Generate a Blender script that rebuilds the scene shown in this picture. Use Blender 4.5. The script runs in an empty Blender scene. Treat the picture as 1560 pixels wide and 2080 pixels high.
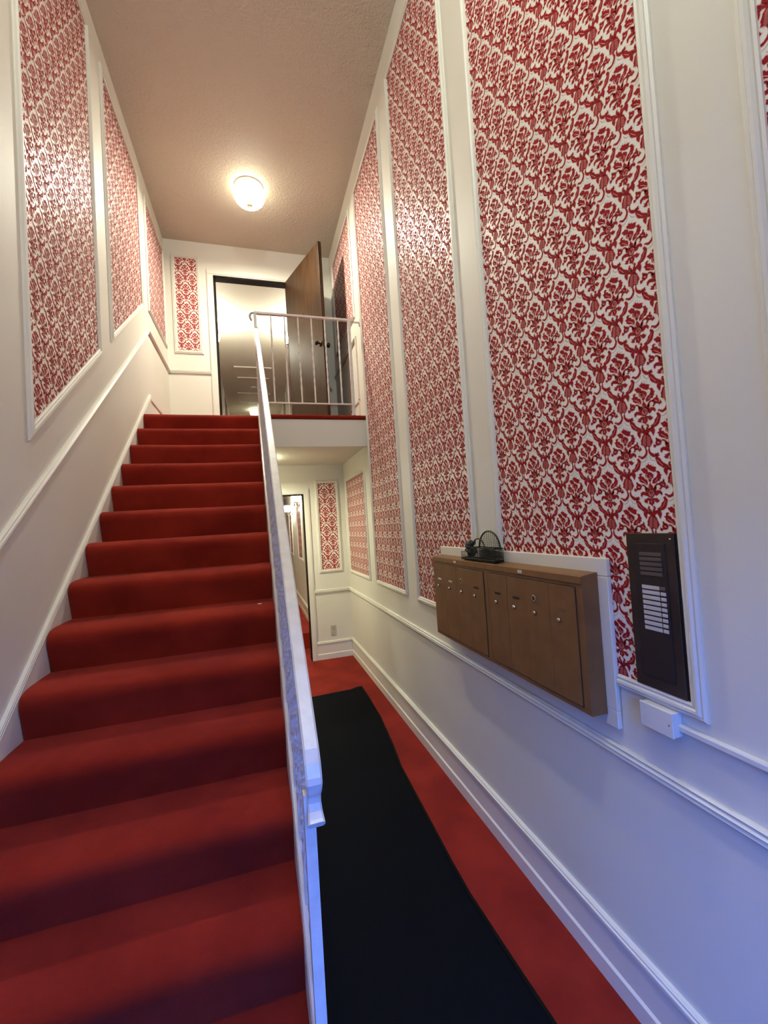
import bpy, math, random, json
import numpy as np
from mathutils import Vector, Matrix
from mathutils.geometry import tessellate_polygon
random.seed(7)
scene = bpy.context.scene
C = scene.collection

# ------------------------------------------------------------------ camera
cam_d = bpy.data.cameras.new('camera')
cam_d.sensor_fit = 'HORIZONTAL'; cam_d.sensor_width = 36.0
cam_d.lens = 865.74 / 1560 * 36.0
cam_d.clip_start = 0.03
cam = bpy.data.objects.new('camera', cam_d); C.objects.link(cam)
YAW, PITCH, ROLL = 0.2914, 0.0297, -0.0629
fw = Vector((math.sin(YAW)*math.cos(PITCH), math.cos(YAW)*math.cos(PITCH), math.sin(PITCH)))
rt = Vector((math.cos(YAW), -math.sin(YAW), 0)); up = rt.cross(fw)
cr, sr = math.cos(ROLL), math.sin(ROLL)
R_ = rt*cr + up*sr; U_ = -rt*sr + up*cr
M = Matrix((R_, U_, -fw)).transposed().to_4x4(); M.translation = Vector((-1.1412, 0, 1.6848))
cam.matrix_world = M
scene.camera = cam

# ------------------------------------------------------------------ world, exposure
SKY = 30.0
world = bpy.data.worlds.new('sky'); scene.world = world; world.use_nodes = True
bg = world.node_tree.nodes['Background']
bg.inputs[0].default_value = (0.02, 0.18, 1.0, 1); bg.inputs[1].default_value = SKY
vs = scene.view_settings
vs.view_transform = 'Standard'; vs.look = 'None'; vs.gamma = 1.0; vs.use_curve_mapping = False
vs.exposure = 0.0
LAMP_ENTRY = 114.0     # watts of the bowls
LAMP = 70.0
LAMP_SIDE = 4.5      # its light spilling sideways
LAMP_LOW = 26.0
LAMP_FAR = 6.0
BOWL = 5.0           # glow of the glass itself
BULB = 20.0
SCONCE = 210.0
LAMP_COL = (1.0, 0.98, 0.82)
ENTRY_COL = (0.88, 1.0, 0.94)
try:
    scene.cycles.use_denoising = True
    scene.cycles.max_bounces = 4
    scene.cycles.diffuse_bounces = 3
    scene.cycles.use_light_tree = False
    scene.cycles.use_adaptive_sampling = True
    scene.cycles.adaptive_threshold = 0.08
    scene.cycles.adaptive_min_samples = 16
    scene.cycles.sample_clamp_indirect = 6.0
except Exception:
    pass

# ------------------------------------------------------------------ helpers
def link(o, parent=None):
    C.objects.link(o)
    if parent is not None: o.parent = parent
    return o
def tag(o, label=None, cat=None, group=None, kind=None):
    if label: o['label'] = label
    if cat: o['category'] = cat
    if group: o['group'] = group
    if kind: o['kind'] = kind
    return o
def empty(name, loc=(0,0,0), rz=0.0):
    o = bpy.data.objects.new(name, None); o.location = loc; o.rotation_euler = (0,0,rz)
    o.empty_display_size = 0.05
    C.objects.link(o); return o
class MB:
    """collects shapes, builds one mesh object (world coordinates relative to a base point)"""
    def __init__(s): s.v = []; s.f = []; s.sm = []
    def add(s, vs, fs, smooth=False):
        b = len(s.v); s.v += [tuple(p) for p in vs]
        for f in fs: s.f.append(tuple(i+b for i in f)); s.sm.append(smooth)
        return s
    def box(s, x0, x1, y0, y1, z0, z1, bev=0.0):
        if bev <= 0:
            s.add([(x0,y0,z0),(x1,y0,z0),(x1,y1,z0),(x0,y1,z0),(x0,y0,z1),(x1,y0,z1),(x1,y1,z1),(x0,y1,z1)],
                  [(0,3,2,1),(4,5,6,7),(0,1,5,4),(1,2,6,5),(2,3,7,6),(3,0,4,7)])
        else:
            import bmesh
            bm = bmesh.new(); bmesh.ops.create_cube(bm, size=1.0)
            for v in bm.verts:
                v.co.x = x0 if v.co.x < 0 else x1; v.co.y = y0 if v.co.y < 0 else y1; v.co.z = z0 if v.co.z < 0 else z1
            bmesh.ops.bevel(bm, geom=list(bm.edges), offset=bev, segments=2, affect='EDGES', profile=0.5)
            bm.verts.index_update()
            s.add([v.co[:] for v in bm.verts], [[v.index for v in f.verts] for f in bm.faces]); bm.free()
        return s
    def prism(s, pts, d, cap=True, smooth=False):
        """closed 3-D polygon pts extruded by vector d"""
        n = len(pts); d = Vector(d)
        vs = [Vector(p) for p in pts] + [Vector(p)+d for p in pts]
        fs = [(i, (i+1) % n, n+(i+1) % n, n+i) for i in range(n)]
        s.add(vs, fs, smooth)
        if cap: s.add(vs, [tuple(range(n-1,-1,-1)), tuple(range(n,2*n))])
        return s
    def sweep(s, rings, cap=True, smooth=False):
        n = len(rings[0]); b = []
        for r in rings: b += list(r)
        fs = []
        for k in range(len(rings)-1):
            for i in range(n):
                j = (i+1) % n
                fs.append((k*n+i, k*n+j, (k+1)*n+j, (k+1)*n+i))
        s.add(b, fs, smooth)
        if cap:
            m = (len(rings)-1)*n
            s.add(b, [tuple(range(n-1,-1,-1)), tuple(range(m, m+n))])
        return s
    def tube(s, path, r, n=8, smooth=True, cap=True):
        path = [Vector(p) for p in path]; rings = []; ref = None
        for i, p in enumerate(path):
            t = (path[min(i+1,len(path)-1)] - path[max(i-1,0)]).normalized()
            if ref is None:
                ref = Vector((0,0,1)) if abs(t.z) < 0.9 else Vector((1,0,0))
            u = (ref - t*ref.dot(t)).normalized(); w = t.cross(u); ref = u
            rr = r[i] if isinstance(r, (list,tuple)) else r
            rings.append([p + (u*math.cos(2*math.pi*k/n) + w*math.sin(2*math.pi*k/n))*rr for k in range(n)])
        return s.sweep(rings, cap, smooth)
    def lathe(s, prof, c, axis='z', n=24, smooth=True, cap=True):
        """prof: (radius, height) pairs"""
        c = Vector(c); rings = []
        for r, h in prof:
            ring = []
            for k in range(n):
                a = 2*math.pi*k/n; p, q = r*math.cos(a), r*math.sin(a)
                if axis == 'z': v = Vector((p,q,h))
                elif axis == 'x': v = Vector((h,p,q))
                else: v = Vector((p,h,q))
                ring.append(c+v)
            rings.append(ring)
        return s.sweep(rings, cap, smooth)
    def build(s, name, mat, parent=None, base=None):
        me = bpy.data.meshes.new(name)
        off = Vector(base) if base else (parent_world(parent) if parent is not None else Vector((0,0,0)))
        me.from_pydata([tuple(Vector(p)-off) for p in s.v], [], s.f)
        me.polygons.foreach_set('use_smooth', s.sm)
        me.materials.append(mat); me.validate(); fix_normals(me)
        o = bpy.data.objects.new(name, me)
        if base and parent is None: o.location = base
        link(o, parent)
        return o
def fix_normals(me):
    import bmesh
    bm = bmesh.new(); bm.from_mesh(me); bmesh.ops.recalc_face_normals(bm, faces=list(bm.faces)); bm.to_mesh(me); bm.free()
def parent_world(p):
    t = Vector((0,0,0))
    while p is not None: t += p.location; p = p.parent
    return t
def struct(name, mb, mat, parent=None):
    o = mb.build(name, mat, parent)
    if parent is None: o['kind'] = 'structure'
    return o

# ------------------------------------------------------------------ materials
def mat(name, col, rough=0.5, metal=0.0, spec=0.5, emit=None, estr=0.0, sheen=0.0):
    m = bpy.data.materials.new(name); m.use_nodes = True
    b = m.node_tree.nodes['Principled BSDF']
    b.inputs['Base Color'].default_value = (*col, 1); b.inputs['Roughness'].default_value = rough
    b.inputs['Metallic'].default_value = metal; b.inputs['Specular IOR Level'].default_value = spec
    if sheen: b.inputs['Sheen Weight'].default_value = sheen; b.inputs['Sheen Roughness'].default_value = 0.5
    if emit: b.inputs['Emission Color'].default_value = (*emit, 1); b.inputs['Emission Strength'].default_value = estr
    return m
def nodes(m): return m.node_tree.nodes, m.node_tree.links, m.node_tree.nodes['Principled BSDF']
def noise_col(m, c0, c1, scale, detail=4, stretch=(1,1,1), lo=0.35, hi=0.65):
    n, l, b = nodes(m)
    tc = n.new('ShaderNodeTexCoord'); mp = n.new('ShaderNodeMapping'); mp.inputs['Scale'].default_value = stretch
    t = n.new('ShaderNodeTexNoise'); t.inputs['Scale'].default_value = scale; t.inputs['Detail'].default_value = detail
    r = n.new('ShaderNodeValToRGB'); r.color_ramp.elements[0].position = lo; r.color_ramp.elements[1].position = hi
    r.color_ramp.elements[0].color = (*c0,1); r.color_ramp.elements[1].color = (*c1,1)
    l.new(tc.outputs['Object'], mp.inputs[0]); l.new(mp.outputs[0], t.inputs['Vector']); l.new(t.outputs['Fac'], r.inputs[0]); l.new(r.outputs[0], b.inputs['Base Color'])
    return m
def bump(m, scale, strength, dist=0.01, detail=3, stretch=(1,1,1)):
    n, l, b = nodes(m)
    tc = n.new('ShaderNodeTexCoord'); mp = n.new('ShaderNodeMapping'); mp.inputs['Scale'].default_value = stretch
    t = n.new('ShaderNodeTexNoise'); t.inputs['Scale'].default_value = scale; t.inputs['Detail'].default_value = detail
    bp = n.new('ShaderNodeBump'); bp.inputs['Strength'].default_value = strength; bp.inputs['Distance'].default_value = dist
    l.new(tc.outputs['Object'], mp.inputs[0]); l.new(mp.outputs[0], t.inputs['Vector']); l.new(t.outputs['Fac'], bp.inputs['Height']); l.new(bp.outputs[0], b.inputs['Normal'])
    return m
WALLC = (0.75, 0.70, 0.60)
m_wall = bump(noise_col(mat('wall_paint', WALLC, 0.55), (0.72,0.67,0.57), (0.77,0.72,0.62), 1.4, 1), 60, 0.03, 0.002, 1)
m_trim = mat('trim_paint', (0.75,0.70,0.605), 0.45)
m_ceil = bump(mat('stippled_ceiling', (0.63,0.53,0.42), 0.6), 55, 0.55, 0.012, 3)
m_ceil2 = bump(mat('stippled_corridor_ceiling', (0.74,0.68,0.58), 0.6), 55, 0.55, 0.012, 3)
m_carpet = bump(noise_col(mat('red_carpet', (0.26,0.018,0.008), 0.95, spec=0.1, sheen=0.04), (0.20,0.013,0.0055), (0.28,0.021,0.0095), 3.4, 3), 420, 0.5, 0.004, 1)
m_mat = bump(mat('black_mat', (0.003,0.0035,0.005), 0.9, spec=0.08), 500, 0.4, 0.003)
m_matedge = mat('mat_rubber', (0.004,0.005,0.004), 0.8, spec=0.1)
m_paper = mat('ivory_foil_paper', (0.84,0.77,0.68), 0.42, spec=0.35)
m_red = mat('red_flock', (0.29,0.008,0.011), 0.8, spec=0.15)
m_pink = mat('pink_print', (0.74,0.36,0.30), 0.5)
m_halo = mat('pink_ground', (0.76,0.48,0.40), 0.5)
m_grey = mat('brown_print', (0.20,0.09,0.07), 0.6)
m_rail = bump(noise_col(mat('white_enamel', (0.72,0.66,0.60), 0.3), (0.68,0.62,0.56), (0.76,0.71,0.65), 25), 90, 0.06, 0.002)
m_hook = mat('worn_metal', (0.30,0.30,0.26), 0.4, 0.6)
m_wood = bump(noise_col(mat('walnut_door', (0.12,0.05,0.018), 0.42, spec=0.22), (0.016,0.006,0.002), (0.062,0.027,0.008), 5.0, 6, (6,6,0.5), 0.3, 0.7), 40, 0.05, 0.002, 4, (8,8,0.4))
m_dark = mat('dark_stained_wood', (0.014,0.007,0.004), 0.7, spec=0.15)
m_knob = mat('antique_bronze', (0.03,0.022,0.015), 0.35, 0.8)
m_mail = bump(noise_col(mat('bronze_enamel', (0.20,0.092,0.03), 0.45, 0.1), (0.178,0.08,0.026), (0.215,0.098,0.034), 12), 200, 0.05, 0.001)
m_gap = mat('shadow_gap_black', (0.012,0.007,0.005), 0.8)
m_lock = mat('nickel_lock', (0.55,0.50,0.42), 0.25, 1.0)
m_label = mat('paper_label', (0.62,0.54,0.43), 0.7)
m_oldlabel = mat('worn_label', (0.16,0.085,0.04), 0.6)
m_inter = noise_col(mat('brown_anodised', (0.05,0.033,0.027), 0.38, 0.35), (0.042,0.028,0.022), (0.066,0.043,0.033), 6)
m_interin = mat('brown_panel', (0.035,0.025,0.023), 0.42, 0.3)
m_slot = mat('louvre_light', (0.10,0.075,0.062), 0.5)
m_card = mat('name_card', (0.52,0.48,0.46), 0.6)
m_plastic = mat('white_plastic', (0.72,0.69,0.64), 0.4)
m_outlet = mat('almond_plastic', (0.50,0.46,0.36), 0.4)
m_black = mat('black_wire', (0.010,0.011,0.010), 0.5, 0.3)
m_leaf = noise_col(mat('dark_flower', (0.02,0.024,0.022), 0.7), (0.010,0.012,0.011), (0.05,0.055,0.055), 60)
m_bowl = mat('lit_glass_bowl', (0.9,0.88,0.8), 0.3, emit=LAMP_COL, estr=BOWL)
m_bowl2 = mat('lit_glass_bowl_lower', (0.9,0.88,0.8), 0.3, emit=(0.97,1.0,0.72), estr=BOWL)
m_bowl3 = mat('lit_glass_bowl_entry', (0.9,0.88,0.8), 0.3, emit=LAMP_COL, estr=3.0)
m_bulb = mat('lit_bulb', (1,1,1), 0.3, emit=(0.95,1.0,0.62), estr=BULB)
m_sconce = mat('lit_globe', (0.9,0.88,0.8), 0.3, emit=(1.0,0.98,0.80), estr=SCONCE)
m_brass = mat('aged_brass', (0.42,0.30,0.14), 0.35, 0.9)
m_crystal = mat('crystal', (0.85,0.83,0.8), 0.05)
m_crystal.node_tree.nodes['Principled BSDF'].inputs['Transmission Weight'].default_value = 0.8
m_ground = noise_col(mat('asphalt', (0.06,0.06,0.06), 0.9), (0.05,0.05,0.05), (0.08,0.08,0.08), 8)
m_skyblock = noise_col(mat('sky_blocker_dark', (0.08,0.07,0.06), 0.9), (0.06,0.05,0.045), (0.10,0.09,0.08), 3)
m_scrap = mat('scrap_paper', (0.8,0.66,0.58), 0.7)

# ------------------------------------------------------------------ dimensions (metres)
W = 2.079; DL = 5.58; DU = 5.698; YL = 4.2262; ZL = 2.827; RISE = 0.19; GO = 0.2454; OVER = 0.031
ZT = 5.41; ZC = 2.522; YE = -0.95; SX0, SX1 = -2.06, -1.075
# ================================================================== THE SETTING
# entry side, behind the camera: an open doorway to daylight
struct('ground', MB().box(-6, 5, -9, YE-0.1, -0.16, -0.02), m_ground)
struct('wall_sky_blocker', MB().box(-14, 12, -9.3, -9, -.16, 3.7), m_skyblock)  # unseen wall added to keep low sky light out of the doorway
DX0, DX1, DZ = -1.46, -0.46, 2.06
struct('wall_entry', MB().box(-W-.1, DX0, YE-.1, YE, -.1, ZT+.1).box(DX1, .1, YE-.1, YE, -.1, ZT+.1).box(DX0, DX1, YE-.1, YE, DZ, ZT+.1), m_wall)
d3 = empty('door_3', (DX0, YE, 0)); d3['kind'] = 'structure'
MB().box(DX0-.07, DX0, YE, YE+.018, 0, DZ+.07).build('casing', m_trim, d3)
MB().box(DX1, DX1+.07, YE, YE+.018, 0, DZ+.07).build('casing', m_trim, d3)
MB().box(DX0, DX1, YE, YE+.018, DZ, DZ+.07).build('casing', m_trim, d3)

struct('floor', MB().box(-W, 0, YE-.1, 6.2, -.1, 0), m_carpet)
struct('wall_left', MB().box(-W-.1, -W, YE, DU+.12, -.1, ZT), m_wall)
struct('wall_right', MB().box(0, .1, YE, DU+.12, -.1, ZT), m_wall)
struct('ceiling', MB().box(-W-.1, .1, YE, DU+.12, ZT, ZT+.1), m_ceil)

# far wall of the ground floor with its doorway
OX0, OX1, OZ = -1.46, -0.542, 2.146
struct('wall_back', MB().box(-W, OX0, DL, DL+.12, 0, ZC).box(OX1, 0, DL, DL+.12, 0, ZC).box(OX0, OX1, DL, DL+.12, OZ, ZC), m_wall)
# far wall of the upper floor with its doorway
UX0, UX1, UZ = -1.513, -0.593, 4.997
struct('wall_back', MB().box(-W, UX0, DU, DU+.12, ZL, ZT).box(UX1, 0, DU, DU+.12, ZL, ZT).box(UX0, UX1, DU, DU+.12, UZ, ZT), m_wall)
def door_frame(name, x0, x1, z0, z1, y, dep, wd, jamb):
    e = empty(name, (x0, y, z0)); e['kind'] = 'structure'
    t = .016
    for a, b in ((x0-wd, x0), (x1, x1+wd)):
        MB().box(a, b, y-t, y, z0, z1).box(a+.008, b-.014, y-t-.006, y-t, z0, z1).build('casing', m_trim, e)
    MB().box(x0-wd, x1+wd, y-t, y, z1, z1+wd).box(x0-wd+.008, x1+wd-.008, y-t-.006, y-t, z1+.014, z1+wd-.008).build('casing', m_trim, e)
    MB().box(x0, x0+.012, y-.004, y+dep, z0, z1).build('jamb', jamb, e)
    MB().box(x1-.012, x1, y-.004, y+dep, z0, z1).build('jamb', jamb, e)
    MB().box(x0, x1, y-.004, y+dep, z1-.012, z1).build('head_jamb', jamb, e)
    MB().box(x0+.012, x0+.024, y+.05, y+.085, z0, z1-.012).build('door_stop', jamb, e)
    return e
door_frame('door_1', UX0, UX1, ZL, UZ, DU, .12, .076, m_dark)
door_frame('door_2', OX0, OX1, 0, OZ, DL, .12, .07, m_dark)

# landing: carpeted floor, plaster fascia, stippled ceiling below
lf = struct('floor', MB().box(SX1, 0, YL+.02, DU+.12, ZL-.045, ZL).box(-W, SX1, YL+.10, DU+.12, ZL-.045, ZL)
            .tube([(SX1, YL+.022, ZL-.0225), (0, YL+.022, ZL-.0225)], .0225, 10), m_carpet)
MB().box(-1.078, 0, YL+.022, YL+.09, 2.508, ZL-.045).build('fascia', m_wall, lf)
struct('ceiling', MB().box(-W, 0, YL+.09, DL, ZC, ZC+.03), m_ceil2)
struct('wall_under_stairs', MB().prism([(-1.10, 1.16, .001), (-1.10, 4.295, .001), (-1.10, 4.295, 2.42), (-1.10, 1.16, 2.42-.7742*(4.295-1.16))], (.022,0,0)), m_wall)
struct('wall_under_landing', MB().box(-W, -1.078, 4.30, YL+.09+.03, 0, ZC), m_wall)

# corridor behind the upper doorway
HX0, HX1, HZ, HY = -1.735, -0.28, 5.2, 13.6
struct('floor', MB().box(HX0, HX1, DU+.12, HY, ZL-.1, ZL), m_carpet)
struct('ceiling', MB().box(HX0-.1, HX1+.1, DU+.12, HY, HZ, HZ+.08), m_ceil2)
struct('wall_hall_left', MB().box(HX0-.08, HX0, DU+.12, HY, ZL-.1, HZ), m_wall)
struct('wall_hall_right', MB().box(HX1, HX1+.08, DU+.12, HY, ZL-.1, HZ), m_wall)
struct('wall_hall_end', MB().box(HX0, HX1, HY, HY+.08, ZL-.1, HZ), m_wall)
# corridor behind the lower doorway, one step up
KX0, KX1, KZ, KF, KY = -1.70, -0.41, 2.52, 0.215, 13.0
struct('floor', MB().box(KX0, KX1, 6.2, KY, -.1, KF), m_carpet)
MBs = MB().box(KX0-.08, KX0, DL+.12, KY, -.1, KZ); struct('wall_passage_left', MBs, m_wall)
struct('wall_passage_right', MB().box(KX1, KX1+.08, DL+.12, KY, -.1, KZ), m_wall)
struct('wall_passage_end', MB().box(KX0, KX1, KY, KY+.08, -.1, KZ), m_wall)
struct('ceiling', MB().box(KX0-.1, KX1+.1, DL+.12, KY, KZ, KZ+.06), m_ceil2)

# ------------------------------------------------------------------ mouldings
RAIL = [(0,0),(.009,0),(.017,.005),(.011,.012),(.020,.020),(.011,.028),(.017,.035),(.009,.040),(0,.040)]   # (out of the wall, up)
BASE = [(0,0),(.020,0),(.020,.066),(.012,.074),(.012,.192),(.021,.200),(.021,.212),(.014,.216),(.017,.222),(.010,.228),(0,.228)]
CAPB = [(0,0),(.010,0),(.018,.006),(.014,.014),(.018,.022),(.010,.028),(0,.028)]
def run(prof, a, b, nrm, za=None):
    """moulding profile swept from a to b along a wall with normal nrm"""
    a, b, n = Vector(a), Vector(b), Vector(nrm)
    u = Vector((0,0,1))
    return MB().sweep([[p + n*o + u*h for o, h in prof] for p in (a, b)])
trims = []
def trim(a, b, nrm, prof=RAIL):
    o = struct('trim_%d' % (len(trims)+1), run(prof, a, b, nrm), m_trim); trims.append(o); return o
zr = .852
trim((0, YE, zr), (0, DL, zr), (-1,0,0))                       # chair rail of the right wall
trim((OX1+.07, DL, zr), (-.018, DL, zr), (0,-1,0))             # far wall below
zr2 = 3.712
trim((-W, 4.648, zr2+.018), (-W, DU, zr2), (1,0,0))            # landing, left wall
trim((-W+.018, DU, zr2), (UX0-.076, DU, zr2), (0,-1,0))        # landing, far wall
trim((0, 4.46, zr2), (0, DU, zr2), (-1,0,0))                   # landing, right wall
trim((-W, .2, 3.737-.7605*(4.648-.2)), (-W, 4.650, 3.737), (1,0,0))   # climbing with the stairs
trims.append(struct('trim_%d' % (len(trims)+1), MB().box(-.016, 0, 4.435, 4.465, 3.06, zr2+.04), m_trim))   # upright ending the landing wainscot
def baseboard(side, a, b, nrm): return struct('baseboard_'+side, run(BASE, a, b, nrm), m_trim)
baseboard('right', (0, YE, 0), (0, DL, 0), (-1,0,0))
baseboard('back', (OX1+.07, DL, 0), (-.02, DL, 0), (0,-1,0))
baseboard('landing_left', (-W, 4.57, ZL+.005), (-W, DU, ZL+.005), (1,0,0))
baseboard('landing_back', (-W+.02, DU, ZL+.005), (UX0-.076, DU, ZL+.005), (0,-1,0))
baseboard('landing_right', (0, 4.45, ZL), (0, DU, ZL), (-1,0,0))
baseboard('passage_right', (KX1, 6.2, KF), (KX1, KY, KF), (-1,0,0))
# skirting board climbing beside the stairs on the left wall
def zsk(y): return 1.663 + .7735*(y-2.725)
sk = MB().prism([(-W, .2, zsk(.2)-.6), (-W, 4.575, zsk(4.575)-.6), (-W, 4.575, zsk(4.575)), (-W, .2, zsk(.2))], (.016,0,0))
sb = struct('baseboard_left', sk, m_trim)
run(CAPB, (-W, .2, zsk(.2)-.03), (-W, 4.575, zsk(4.575)-.03), (1,0,0)).build('cap_moulding', m_trim, sb)

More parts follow.
